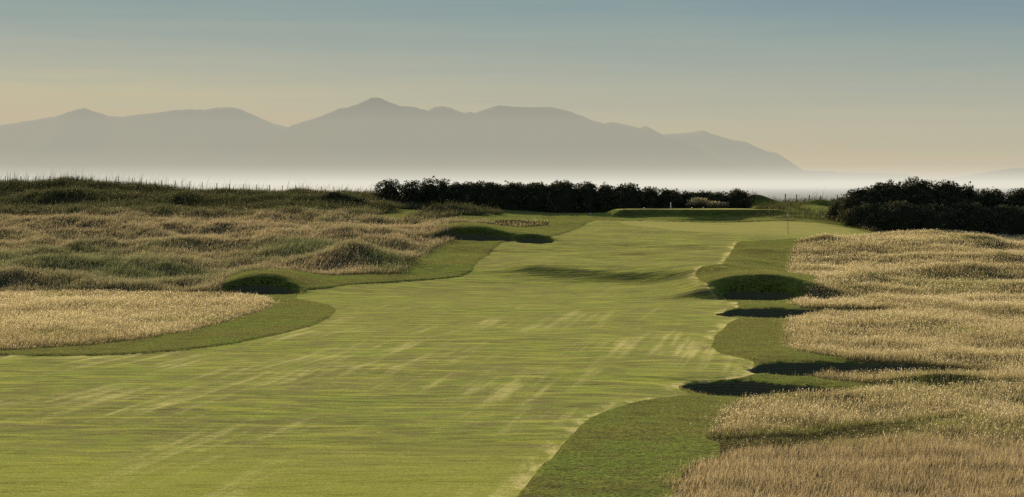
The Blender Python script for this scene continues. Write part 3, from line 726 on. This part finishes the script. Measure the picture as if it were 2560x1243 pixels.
# --- mixed dune grass
def dune(X, Y, name, label):
    n = len(X)
    lo = fbm(X, Y * .7, 11.0, 3, .5, 52.0); cl = fbm(X, Y, 1.9, 3, .6, 61.0); vl = fbm(X, Y * .6, 20, 2, .5, 73.0)
    keep = rng.uniform(0, 1, n) < np.clip(.75 + .6 * cl, .2, 1); X, Y, lo, cl, vl = X[keep], Y[keep], lo[keep], cl[keep], vl[keep]; n = len(X)
    Z = ground_at(X, Y)
    px = CX + F * X / Y
    seaward = sstep(242 + 9 * lo, 260 + 9 * lo, Y)                                       # back dune marram, the shade of its slope put into the tint
    g1 = 1.25 * np.exp(-((px - 150) / 260) ** 2 - ((Y - 190) / 22) ** 2) * (.55 + .9 * np.abs(cl)) + np.exp(-((px - 770) / 170) ** 2 - ((Y - 203) / 9) ** 2) + .8 * np.exp(-((px - 480) / 200) ** 2 - ((Y - 178) / 8) ** 2)
    g1 = g1 + .9 * np.exp(-((px - 960) / 70) ** 2 - ((Y - 190) / 6) ** 2)
    grn = np.clip(.28 + .6 * lo + 1.0 * g1 + .8 * seaward, 0, 1)
    h = rng.uniform(.22, .48, n) * (1 + .45 * cl) * (1 + .35 * grn) * (1 + .25 * seaward)
    crest = sstep(294, 300, Y) * (1 - sstep(306, 312, Y)); tall = (rng.uniform(0, 1, n) < (.012 + (.05 + .05 * (px < 520)) * crest)); h = np.where(tall, h * rng.uniform(1.5, 2.9, n), h)
    wd = rng.uniform(.007, .013, n) * np.clip(Y / 85, 1, 3.2)
    lean = (rng.normal(0, .40, (n, 2)) + WIND * 1.2) * h[:, None] * .62
    br = rng.uniform(.6, 1.25, n)[:, None]
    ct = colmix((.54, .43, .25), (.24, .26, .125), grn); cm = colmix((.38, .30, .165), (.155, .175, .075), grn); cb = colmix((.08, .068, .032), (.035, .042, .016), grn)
    dk = (1 - .62 * seaward)[:, None] * (1 - .35 * sstep(.1, .6, fbm(X * .6, Y, 6, 3, .55, 97.0)))[:, None]  # seaward term darkens the blades as painted shade; the noise term is plain variation
    hd = np.nonzero(rng.uniform(0, 1, n) < .26 * (1 - .8 * grn))[0]
    hc = np.array([[.60, .475, .29]]) * rng.uniform(.6, 1.2, len(hd))[:, None]
    o = blades(name, X, Y, Z, h, wd, lean, cb * br * dk, cm * br * dk, ct * br * dk, MBG, hd, hc)
    return tag(o, label, None, None, 'stuff')
X, Y = cand(1300000, 160, 308, .7)
m_ = (grid_val('ld', X, Y) + .7 * fbm(X, Y, 2.2, 3, .6, 13.3) < rng.exponential(.2, len(X)) - .1) & (grid_val('pit', X, Y) > .15) & (grid_val('tuft', X, Y) > 0); dune(X[m_], Y[m_], 'dune_grass', 'hummocky tan and green dune grass rising to the fence')
X, Y = cand(330000, 240, 308, .7)
pxx = CX + F * X / Y
m_ = (((grid_val('back', X, Y) < 0) & (Y > 287 - 22 * (pxx < 1250))) | (grid_val('tuss', X, Y) < 0) | ((grid_val('rg', X, Y) < 0) & (rng.uniform(0, 1, len(X)) < .35) & (grid_val('sand', X, Y) > 0)))
m_ &= (grid_val('ld', X, Y) > 0)
dune(X[m_], Y[m_], 'marram_grass', 'dark marram grass behind the hedge and the tee')

# --- short mown rough
X, Y = cand(1000000, 56, 235, 1.25)
m_ = (grid_val('fair', X, Y) > .02) & (grid_val('deep', X, Y) > 0) & (grid_val('pit', X, Y) > .05) & (grid_val('tee', X, Y) > 0)
gp = (grid_val('gap', X, Y) < 0); m_ |= gp
X, Y = X[m_], Y[m_]
slope = (ground_at(X, np.minimum(Y + .5, 430)) - ground_at(X, Y - .5))
pd = grid_val('pit', X, Y); k_ = (slope < .12) | (pd < .22); X, Y = X[k_], Y[k_]; n = len(X)
lo = fbm(X, Y, 5, 3, .5, 81.0); cl = fbm(X, Y, .9, 2, .5, 87.0)
h = rng.uniform(.03, .075, n) * (1 + .4 * cl) * np.where(Y > 150, 1.2, 1) * (1 + 2.6 * np.exp(-np.maximum(grid_val('pit', X, Y), 0) / .22)); wd = rng.uniform(.006, .012, n) * np.clip(Y / 75, 1, 2.8)
t = np.clip(.35 + .5 * lo + rng.normal(0, .2, n), 0, 1); br = rng.uniform(.6, 1.25, n)[:, None]
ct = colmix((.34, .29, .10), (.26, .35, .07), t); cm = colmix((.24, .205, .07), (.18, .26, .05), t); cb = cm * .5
lean = (rng.normal(0, .5, (n, 2)) + WIND * .6) * h[:, None] * .7
o = blades('mown_grass', X, Y, ground_at(X, Y), h, wd, lean, cb * br, cm * br, ct * br, MBS)
tag(o, 'short green mown grass between fairway and tall grass', None, None, 'stuff')

# ------------------------------------------------------------------ shrubs
m, nt = new_mat('gorse_leaf'); b = NB(nt)
col = b.n('ShaderNodeAttribute', attribute_name='tint').outputs['Color']
d = b.n('ShaderNodeBsdfDiffuse'); b.l(col, d.inputs['Color']); t_ = b.n('ShaderNodeBsdfTranslucent'); b.l(col, t_.inputs['Color'])
mx = b.n('ShaderNodeMixShader'); mx.inputs[0].default_value = .22; b.l(d.outputs[0], mx.inputs[1]); b.l(t_.outputs[0], mx.inputs[2])
b.l(mx.outputs[0], b.n('ShaderNodeOutputMaterial').inputs['Surface'])
MLEAF = m
MBARK = m_plain('gorse_bark', (.06, .048, .036), .9, 9)

def gz1(X, Y): return float(ground_at(np.array([X]), np.array([Y]))[0])
def tube(pts, rad, sides=6):
    V, Fc = [], []
    for k, (p, r) in enumerate(zip(pts, rad)):
        for s in range(sides):
            a = 2 * math.pi * s / sides; V.append((p[0] + r * math.cos(a), p[1] + r * math.sin(a), p[2]))
    for k in range(len(pts) - 1):
        for s in range(sides):
            Fc.append((k * sides + s, k * sides + (s + 1) % sides, (k + 1) * sides + (s + 1) % sides, (k + 1) * sides + s))
    Fc.append(tuple((len(pts) - 1) * sides + s for s in range(sides)))
    return V, Fc
def bush(name, label, cat, group, px0, px1, top, Y, dep=None, flat=2.6, clump=.5, core=.86, tint=(.060, .062, .032), seed=0, ragged=.35, sprigs=6, leaf=.12, wide=1.0):
    r_ = np.random.default_rng(100 + seed)
    a = (px1 - px0) / 2 / F * Y * wide; X0 = ((px0 + px1) / 2 - CX) / F * Y
    zb = gz1(X0, Y) - .15; ht = max(H - (top - HY) * Y / F - zb, .75)
    bdep = dep or max(1.2, min(2.8, a * 1.0))
    root = empty(name, (X0, Y, zb)); tag(root, label, cat, group)
    # points over a super-ellipsoid, upper side
    area = 2 * math.pi * ((a * bdep) ** 1.6 + (a * ht) ** 1.6 + (bdep * ht) ** 1.6) ** (1 / 1.6) / 3 ** (1 / 1.6)
    n = int(area / (clump ** 2 * 1.5)) + 6
    dv_ = r_.normal(0, 1, (n, 3)); dv_[:, 2] = np.abs(dv_[:, 2]) * 1.0; dv_ /= np.linalg.norm(dv_, axis=1)[:, None]
    k = (np.abs(dv_) ** flat).sum(1) ** (-1 / flat)
    q = dv_ * k[:, None]
    lump = 1 + .10 * fbm(q[:, 0] * a + seed * 3.1, q[:, 1] * bdep + q[:, 2] * ht, 1.8, 2, .5, seed)
    sc_ = (1 - clump * .55 / np.array([max(a, .6), max(bdep, .6), max(ht, .6)])) * lump[:, None] * (1 + r_.uniform(-ragged, ragged * .55, n)[:, None] * clump * .8 / max(min(a, ht), .7))
    cen = q * sc_ * np.array([a, bdep, ht])
    cr_ = clump * r_.uniform(.55, 1.15, n)
    if sprigs:                                                      # twiggy tops that break the outline
        ks = r_.choice(np.nonzero(q[:, 2] > .55)[0], min(sprigs, (q[:, 2] > .55).sum()), replace=False)
        sp_ = cen[ks] * np.array([1, 1, 1]) + np.stack([r_.normal(.1, .2, len(ks)), r_.normal(0, .2, len(ks)), r_.uniform(.12, .5, len(ks))], 1) * min(1, ht / 2.5)
        cen = np.concatenate([cen, sp_]); cr_ = np.concatenate([cr_, clump * r_.uniform(.25, .5, len(ks))]); n = len(cen)
    cen[:, 2] = np.maximum(cen[:, 2], .1)
    per = np.maximum(10, (34 * (cr_ / .5) ** 2 * (.12 / leaf) ** 1.4)).astype(int)
    ci = np.repeat(np.arange(n), per); N = len(ci)
    dd = r_.normal(0, 1, (N, 3)); dd /= np.linalg.norm(dd, axis=1)[:, None]
    P = cen[ci] + dd * (cr_[ci] * r_.uniform(.55, 1.12, N))[:, None] * np.array([1, 1, .85])
    P[:, 2] = np.maximum(P[:, 2], .02)
    u = r_.normal(0, 1, (N, 3)); u += dd * .6; u /= np.linalg.norm(u, axis=1)[:, None]
    v = np.cross(u, r_.normal(0, 1, (N, 3))); v /= np.linalg.norm(v, axis=1)[:, None]
    s1 = (leaf * r_.uniform(.7, 1.5, N))[:, None]; s2 = s1 * .45
    V = np.stack([P - u * s1 * .6, P + v * s2, P + u * s1, P - v * s2], 1).reshape(-1, 3)
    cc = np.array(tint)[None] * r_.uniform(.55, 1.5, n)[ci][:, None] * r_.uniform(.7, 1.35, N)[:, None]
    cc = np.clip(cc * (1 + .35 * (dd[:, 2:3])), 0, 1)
    C = np.repeat(cc, 4, 0); Fi = np.arange(N * 4)
    fs = np.full(N, 4)
    # shaded inner mass of twigs
    nu, nv = 22, 9; cv = []
    for i in range(nv + 1):
        ph = math.pi / 2 * i / nv
        for j in range(nu):
            th = 2 * math.pi * j / nu; dq = np.array([math.cos(th) * math.cos(ph), math.sin(th) * math.cos(ph), math.sin(ph)])
            dq *= (np.abs(dq) ** flat).sum() ** (-1 / flat)
            rr = core * (1 - clump * .5 / max(min(a, ht), .8)) * (1 + .12 * math.sin(3 * th + seed) * math.cos(2 * ph + seed))
            cv.append(dq * rr * np.array([a, bdep, ht]))
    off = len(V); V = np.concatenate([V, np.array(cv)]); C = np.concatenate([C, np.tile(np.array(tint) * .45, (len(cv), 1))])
    cf = [(off + i * nu + j, off + i * nu + (j + 1) % nu, off + (i + 1) * nu + (j + 1) % nu, off + (i + 1) * nu + j) for i in range(nv) for j in range(nu)]
    Fi = np.concatenate([Fi, np.array(cf).ravel()]); fs = np.concatenate([fs, np.full(len(cf), 4)])
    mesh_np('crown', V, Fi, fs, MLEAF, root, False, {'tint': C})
    TV, TF = [], []
    for s in range(2 if a < 1.2 else 3):
        x, y = r_.uniform(-.4, .4) * a, r_.uniform(-.4, .4) * bdep
        pts = [(x * .5, y * .5, 0), (x * .8, y * .8, ht * .35), (x * 1.1, y * 1.1, ht * .65), (x * 1.35, y * 1.2, ht * .92)]
        v_, f_ = tube(pts, [.11, .085, .06, .025]); o_ = len(TV); TV += v_; TF += [tuple(i + o_ for i in f) for f in f_]
    mesh_np('stem', np.array(TV), np.concatenate([np.array(f) for f in TF]), np.array([len(f) for f in TF]), MBARK, root, True)
    return root

HG, GG, DG = 'dark windswept shrubs forming the hedge', 'big gorse bushes at the edge of the green', 'low dark shrubs on the dune slope'
hedge = [
    (934, 1012, 450, 286, 'ragged end bush of the dark hedge, next to the dune fence and sea glint'),
    (1000, 1064, 452, 287, 'second bush of the dark hedge counting from the sea glint, gaps in its top'),
    (1050, 1098, 449, 288, 'narrow tall bush of the dark hedge with a tufted top, third from sea glint'),
    (1088, 1130, 451, 287, 'narrow bush before the flat topped stretch of the dark hedge'),
    (1118, 1196, 457, 288, 'flat topped bush starting the long level stretch of the dark hedge'),
    (1180, 1262, 456, 288, 'middle flat topped bush in the level stretch of the dark hedge'),
    (1248, 1320, 458, 288, 'flat topped bush just before the domed rise of the dark hedge'),
    (1306, 1380, 457, 288, 'bush under the rising shoulder of the domed part of the dark hedge'),
    (1364, 1446, 453, 287, 'domed bush making the highest swell of the dark hedge'),
    (1430, 1500, 457, 288, 'bush on the falling side of the dome in the dark hedge'),
    (1486, 1540, 462, 288, 'bush with a dip in its top behind the tee end'),
    (1530, 1604, 459, 287, 'rounded knobbly bush of the dark hedge behind the near tee end'),
    (1594, 1652, 469, 288, 'lower bush of the dark hedge just before the white post'),
    (1644, 1702, 471, 288, 'low bush of the dark hedge directly behind the white post'),
    (1694, 1738, 480, 289, 'low bush between the white post and the pale marram clumps'),
    (1764, 1830, 480, 290, 'low bush behind the pale marram clumps on the tee'),
    (1724, 1786, 478, 291, 'grass topped low bush just past the gap over the marram clumps'),
    (1816, 1872, 474, 288, 'small smooth round bush ending the dark hedge by the sandy gap'),
]
for k, (x0, x1, top, Y, lab) in enumerate(hedge):
    bush('hedge_bush', lab, 'bush', HG, x0, x1, top, Y, dep=2.6 if x1 - x0 > 50 else 1.8, flat=3.6 if 1110 < x0 < 1330 else 2.9, clump=.42, core=.93 if x0 > 1040 else .74, wide=1.22 if x0 > 1040 else 1.05, seed=k, sprigs=7 if x0 < 1110 else 3, ragged=.35 if x0 > 1110 else .7)
gorse = [
    (2084, 2150, 492, 262, 'small gorse bush leading the big mound, beside the fence gap'),
    (2112, 2206, 470, 258, 'gorse bush forming the sloping shoulder of the big mound'),
    (2168, 2270, 455, 259, 'gorse bush high on the near slope of the big mound top'),
    (2246, 2350, 447, 259, 'tallest gorse bush at the summit of the big mound'),
    (2320, 2410, 455, 260, 'gorse bush just past the summit of the big mound'),
    (2386, 2444, 464, 261, 'knobbly gorse bush at the end of the big mound above the notch'),
    (2424, 2520, 474, 262, 'gorse bush past the notch in the big mound, reeds above it'),
    (2500, 2620, 472, 262, 'gorse bush at the picture edge past the notch'),
    (2120, 2220, 512, 252, 'lower gorse bush skirting the putting green corner'),
    (2200, 2310, 506, 250, 'lower gorse bush standing below the summit of the mound'),
    (2290, 2390, 512, 249, 'round lower gorse bush in front of the big mound'),
    (2370, 2470, 508, 250, 'round lower gorse bush below the notch in the mound'),
    (2450, 2560, 514, 251, 'lower gorse bush closest to the picture edge, above straw grass'),
    (2540, 2680, 510, 251, 'lower gorse bush cut by the picture edge'),
]
for k, (x0, x1, top, Y, lab) in enumerate(gorse):
    bush('gorse_bush', lab, 'bush', GG, x0, x1, top, Y, dep=2.8, flat=2.5, clump=.46, core=.93, wide=1.4, seed=40 + k, sprigs=12, ragged=.5)
bush('sea_buckthorn', 'pale grey green little shrub at the foot of the big gorse mound', 'shrub', None, 2058, 2092, 519, 262, dep=.8, flat=2.0, clump=.3, tint=(.17, .17, .075), seed=70, leaf=.09)
dunes = [(586, 626, 500, 272, 'low dark shrub on the dune slope, first of the cluster of shrubs'), (654, 690, 504, 272, 'low dark round shrub in the middle of the dune cluster'), (694, 724, 508, 271, 'smallest dark shrub of the dune cluster'),
         (742, 800, 516, 268, 'wide dark shrub at the foot of the dune slope by the cluster'), (425, 458, 494, 277, 'lone dark shrub high on the dune slope below the fence'), (806, 870, 512, 271, 'long dark shrub patch above the mown hollow'),
         (862, 922, 514, 270, 'dark shrub patch closest to the mown hollow')]
for k, (x0, x1, top, Y, lab) in enumerate(dunes):
    bush('dune_shrub', lab, 'shrub', DG, x0, x1, top, Y, dep=1.1, flat=2.0, clump=.34, tint=(.055, .055, .026), seed=80 + k, sprigs=4, ragged=.6, leaf=.10)

# a dark tussock standing alone in the mown strip
def tussock(px, row, h, n, label):
    P = plan([(px, row)])[0]
    a = rng.uniform(0, 2 * math.pi, n); r = .26 * np.sqrt(rng.uniform(0, 1, n)); X = P[0] + r * np.cos(a); Y = P[1] + r * np.sin(a)
    hh = h * rng.uniform(.6, 1.15, n); L = np.stack([np.cos(a), np.sin(a)], 1) * (r * 1.0 + .05)[:, None]
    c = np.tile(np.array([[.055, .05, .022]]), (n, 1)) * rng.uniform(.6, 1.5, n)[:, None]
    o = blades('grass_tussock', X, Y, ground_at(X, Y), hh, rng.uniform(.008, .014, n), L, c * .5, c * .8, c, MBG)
    tag(o, label, 'tussock')
def reed(px, Y, h, n, r0, label):
    X0 = (px - CX) / F * Y
    a = rng.uniform(0, 2 * math.pi, n); r = r0 * np.sqrt(rng.uniform(0, 1, n)); X = X0 + r * np.cos(a); Yv = Y + r * np.sin(a)
    hh = h * rng.uniform(.55, 1.1, n); L = np.stack([np.cos(a), np.sin(a)], 1) * (r * .5)[:, None] + np.array([.16, -.05]) * hh[:, None] + rng.normal(0, .08, (n, 2))
    c = np.tile(np.array([[.20, .185, .09]]), (n, 1)) * rng.uniform(.5, 1.4, n)[:, None]
    hd = np.nonzero(rng.uniform(0, 1, n) < .5)[0]
    o = blades('marram_clump', X, Yv, ground_at(X, Yv), hh, rng.uniform(.014, .028, n), L, c * .25, c * .6, c, MBG, hd, np.tile(np.array([[.30, .265, .15]]), (len(hd), 1)), (.09, .022))
    tag(o, label, 'grass clump', 'pale marram clumps behind the tee')
reed(1745, 285.0, 1.35, 700, .75, 'tallest pale marram clump against the dark hedge')
reed(1728, 284.0, .95, 380, .5, 'shorter pale marram clump beside the tallest one, nearer the white post')
reed(1785, 285.0, 1.0, 500, .7, 'dull wide marram clump between the tallest clump and the round bush')
reed(1811, 285.5, .9, 260, .35, 'narrow pale marram clump close beside the small round bush')
tussock(1937, 1128, .34, 420, 'small dark tussock alone between two bands of straw grass')

# ------------------------------------------------------------------ fences
MWOOD = m_plain('weathered_post', (.085, .07, .055), .9, 14)
MWIRE = m_plain('fence_wire', (.12, .115, .11), .6, 3)
def post_mesh(h, r):
    import bmesh
    bm = bmesh.new()
    bmesh.ops.create_cone(bm, cap_ends=True, segments=10, radius1=r, radius2=r * .92, depth=h, matrix=Matrix.Translation((0, 0, h / 2)))
    bmesh.ops.create_cone(bm, cap_ends=True, segments=10, radius1=r * .92, radius2=r * .35, depth=r * .7, matrix=Matrix.Translation((0, 0, h + r * .35 - .001)))
    for v in bm.verts: v.co.x += .01 * math.sin(5 * v.co.z); v.co.y += .008 * math.cos(4 * v.co.z)
    me = bpy.data.meshes.new('post'); bm.to_mesh(me); bm.free(); me.materials.append(MWOOD); return me
def fence(pxs, tops, Y, label, r):
    X = [(p - CX) / F * Y for p in pxs]; x0 = X[len(X) // 2]
    root = empty('post_fence', (x0, Y, gz1(x0, Y))); tag(root, label, 'fence')
    zt = []; pm = post_mesh(1.75, r)
    for k, (x, t) in enumerate(zip(X, tops)):
        z = H - (t - HY) * Y / F; zt.append(z)
        o = bpy.data.objects.new('post', pm); COL.objects.link(o); o.parent = root
        o.location = (x - x0, random.uniform(-.08, .08), z - 1.75 - root.location.z)
        o.rotation_euler = (random.uniform(-.03, .03), random.uniform(-.05, .05), random.uniform(0, 6))
        s = random.uniform(.9, 1.12); o.scale = (s, s, 1)
    for dz in (-.08, -.36, -.64):
        V, Fc = [], []
        for k, (x, z) in enumerate(zip(X, zt)):
            for s in range(5):
                a = 2 * math.pi * s / 5; V.append((x - x0, -r - .004 + .003 * math.cos(a), z + dz - root.location.z + .003 * math.sin(a)))
        for k in range(len(X) - 1):
            for s in range(5): Fc.append((k * 5 + s, k * 5 + (s + 1) % 5, (k + 1) * 5 + (s + 1) % 5, (k + 1) * 5 + s))
        mesh_np('wire', np.array(V), np.array(Fc).ravel(), np.full(len(Fc), 4), MWIRE, root)
    return root
lp = [-54, -20, 14, 53, 88, 124, 160, 195, 230, 266, 298, 332, 367, 405, 438, 474, 507, 542, 574, 608, 641, 674, 706, 739, 771, 803, 835, 866, 896, 928]
lt = 3 + np.interp(lp, [-60, 14, 53, 230, 298, 367, 474, 574, 739, 835, 928], [437, 438, 438, 440, 438, 446, 451, 457, 462, 464, 471])
fence(lp, lt, 304.0, 'long fence of thin dark posts along the dune crest by the sea', .045)
rp = [1963, 1992, 2023, 2052, 2094, 2127]
fence(rp, [485, 487, 488, 490, 488, 488], 301.0, 'short run of dark fence posts in the gap before the gorse mound', .07)

# ------------------------------------------------------------------ flagstick and small course furniture
import bmesh
MPOLE = m_plain('flag_pole_paint', (.10, .10, .09), .5, 20, .2)
MWHITE = m_plain('white_cloth', (.80, .79, .75), .8, 8, .08)
MPAINT = m_plain('white_paint', (.5, .5, .49), .55, 10, .15)
MCUP = m_plain('cup_plastic', (.5, .5, .48), .5, 10, .1)
fx, fy = plan([(1970, 585)])[0]; fz = gz1(fx, fy)
root = empty('flagstick', (fx, fy, fz)); tag(root, 'thin dark flagstick with a small white flag on the putting green', 'flagstick')
v, f = tube([(0, 0, -.1), (0, 0, .9), (0, 0, 1.55), (.004, 0, 2.14)], [.026, .024, .022, .018], 8)
mesh_np('pole', np.array(v), np.concatenate([np.array(q) for q in f]), np.array([len(q) for q in f]), MPOLE, root, True)
# flag hanging slack: a cloth folded down along the pole
nu, nv = 9, 12; V = []
for j in range(nv + 1):
    for i in range(nu + 1):
        u, w_ = i / nu, j / nv
        drop = u * .26 + .03 * math.sin(7 * u)
        x = .02 + .15 * u * (0.55 + .75 * w_) * (1 - .18 * u); y = .035 * math.sin(9 * u + 2 * w_) * u
        V.append((x, y, 2.12 - w_ * .30 - drop * (0.9 + .2 * w_)))
idx = np.arange((nu + 1) * (nv + 1)).reshape(nv + 1, nu + 1)
q = np.stack([idx[:-1, :-1], idx[:-1, 1:], idx[1:, 1:], idx[1:, :-1]], -1).reshape(-1, 4)
mesh_np('flag', np.array(V), q.ravel(), np.full(len(q), 4), MWHITE, root, True)
bm = bmesh.new()
bmesh.ops.create_circle(bm, segments=20, radius=.058); top_ = [e for e in bm.edges]
r2 = bmesh.ops.extrude_edge_only(bm, edges=top_)
for g_ in r2['geom']:
    if isinstance(g_, bmesh.types.BMVert): g_.co.z += .015; g_.co.x *= .93; g_.co.y *= .93
me = bpy.data.meshes.new('cup'); bm.to_mesh(me); bm.free(); me.materials.append(MCUP)
o = bpy.data.objects.new('cup', me); COL.objects.link(o); o.parent = root; o.location = (0, 0, .004)

# white post on the tee
px, Y = 1677, 276.5; x = (px - CX) / F * Y; z = gz1(x, Y)
root = empty('marker_post', (x, Y, z)); tag(root, 'white upright marker post standing on the tee before the hedge', 'post')
bm = bmesh.new(); bmesh.ops.create_cube(bm, size=1, matrix=Matrix.Translation((0, 0, .33)) @ Matrix.Diagonal((.13, .09, .80, 1)))
bmesh.ops.bevel(bm, geom=bm.edges[:], offset=.012, segments=2, affect='EDGES')
me = bpy.data.meshes.new('board'); bm.to_mesh(me); bm.free(); me.materials.append(MPAINT); o = bpy.data.objects.new('board', me); COL.objects.link(o); o.parent = root
bm = bmesh.new(); bmesh.ops.create_cone(bm, cap_ends=True, segments=4, radius1=.095, radius2=.02, depth=.06, matrix=Matrix.Translation((0, 0, .758)) @ Matrix.Rotation(math.pi / 4, 4, 'Z'))
me = bpy.data.meshes.new('cap'); bm.to_mesh(me); bm.free(); me.materials.append(MPAINT); o = bpy.data.objects.new('cap', me); COL.objects.link(o); o.parent = root
# tee markers: small domed blocks on a spike
def tee_marker(px, Y, dark, label):
    x = (px - CX) / F * Y; z = gz1(x, Y)
    bm = bmesh.new()
    prof_ = [(0.0, -.06), (.02, -.06), (.022, .0), (.085, .012), (.095, .05), (.085, .10), (.06, .145), (.025, .165), (0.0, .168)]
    rings = []
    for r, zz in prof_:
        rings.append([bm.verts.new((max(r, .0005) * math.cos(2 * math.pi * s / 14), max(r, .0005) * math.sin(2 * math.pi * s / 14), zz)) for s in range(14)])
    for a_, b_ in zip(rings[:-1], rings[1:]):
        for s in range(14): bm.faces.new((a_[s], a_[(s + 1) % 14], b_[(s + 1) % 14], b_[s]))
    me = bpy.data.meshes.new('tee_marker'); bm.to_mesh(me); bm.free(); me.materials.append(MPOLE if dark else MPAINT)
    for p in me.polygons: p.use_smooth = True
    o = bpy.data.objects.new('tee_marker', me); COL.objects.link(o); o.location = (x, Y, z)
    tag(o, label, 'tee marker', 'markers set on the tee')
tee_marker(1611, 275, False, 'small pale tee marker on the tee near its hedge end')
tee_marker(1731, 274, True, 'small dark tee marker on the tee below the pale marram clumps')
tee_marker(1759, 275.5, False, 'small pale tee marker past the dark marker on the tee')
tee_marker(1476, 274, False, 'tiny pale marker at the foot of the hedge, away from the tee')

# ------------------------------------------------------------------ camera
cd = bpy.data.cameras.new('camera'); co = bpy.data.objects.new('camera', cd); COL.objects.link(co)
co.location = (0, 0, H); co.rotation_euler = (math.radians(90), 0, 0)
cd.sensor_fit = 'HORIZONTAL'; cd.sensor_width = 36.0; cd.lens = 36.0 * F / 2560.0
cd.shift_y = -(1243 / 2 - HY) / 2560.0
cd.clip_start = .5; cd.clip_end = 120000
sc.camera = co

sc.view_settings.view_transform = 'Standard'; sc.view_settings.look = 'None'; sc.view_settings.exposure = 0; sc.view_settings.gamma = 1
sc.render.engine = 'CYCLES'
cy = sc.cycles
cy.use_denoising = False; cy.max_bounces = 8; cy.diffuse_bounces = 3; cy.glossy_bounces = 2; cy.transmission_bounces = 3; cy.transparent_max_bounces = 12; cy.volume_bounces = 0
cy.use_adaptive_sampling = True; cy.adaptive_threshold = .01; cy.sample_clamp_indirect = 4.0
cy.caustics_reflective = False; cy.caustics_refractive = False
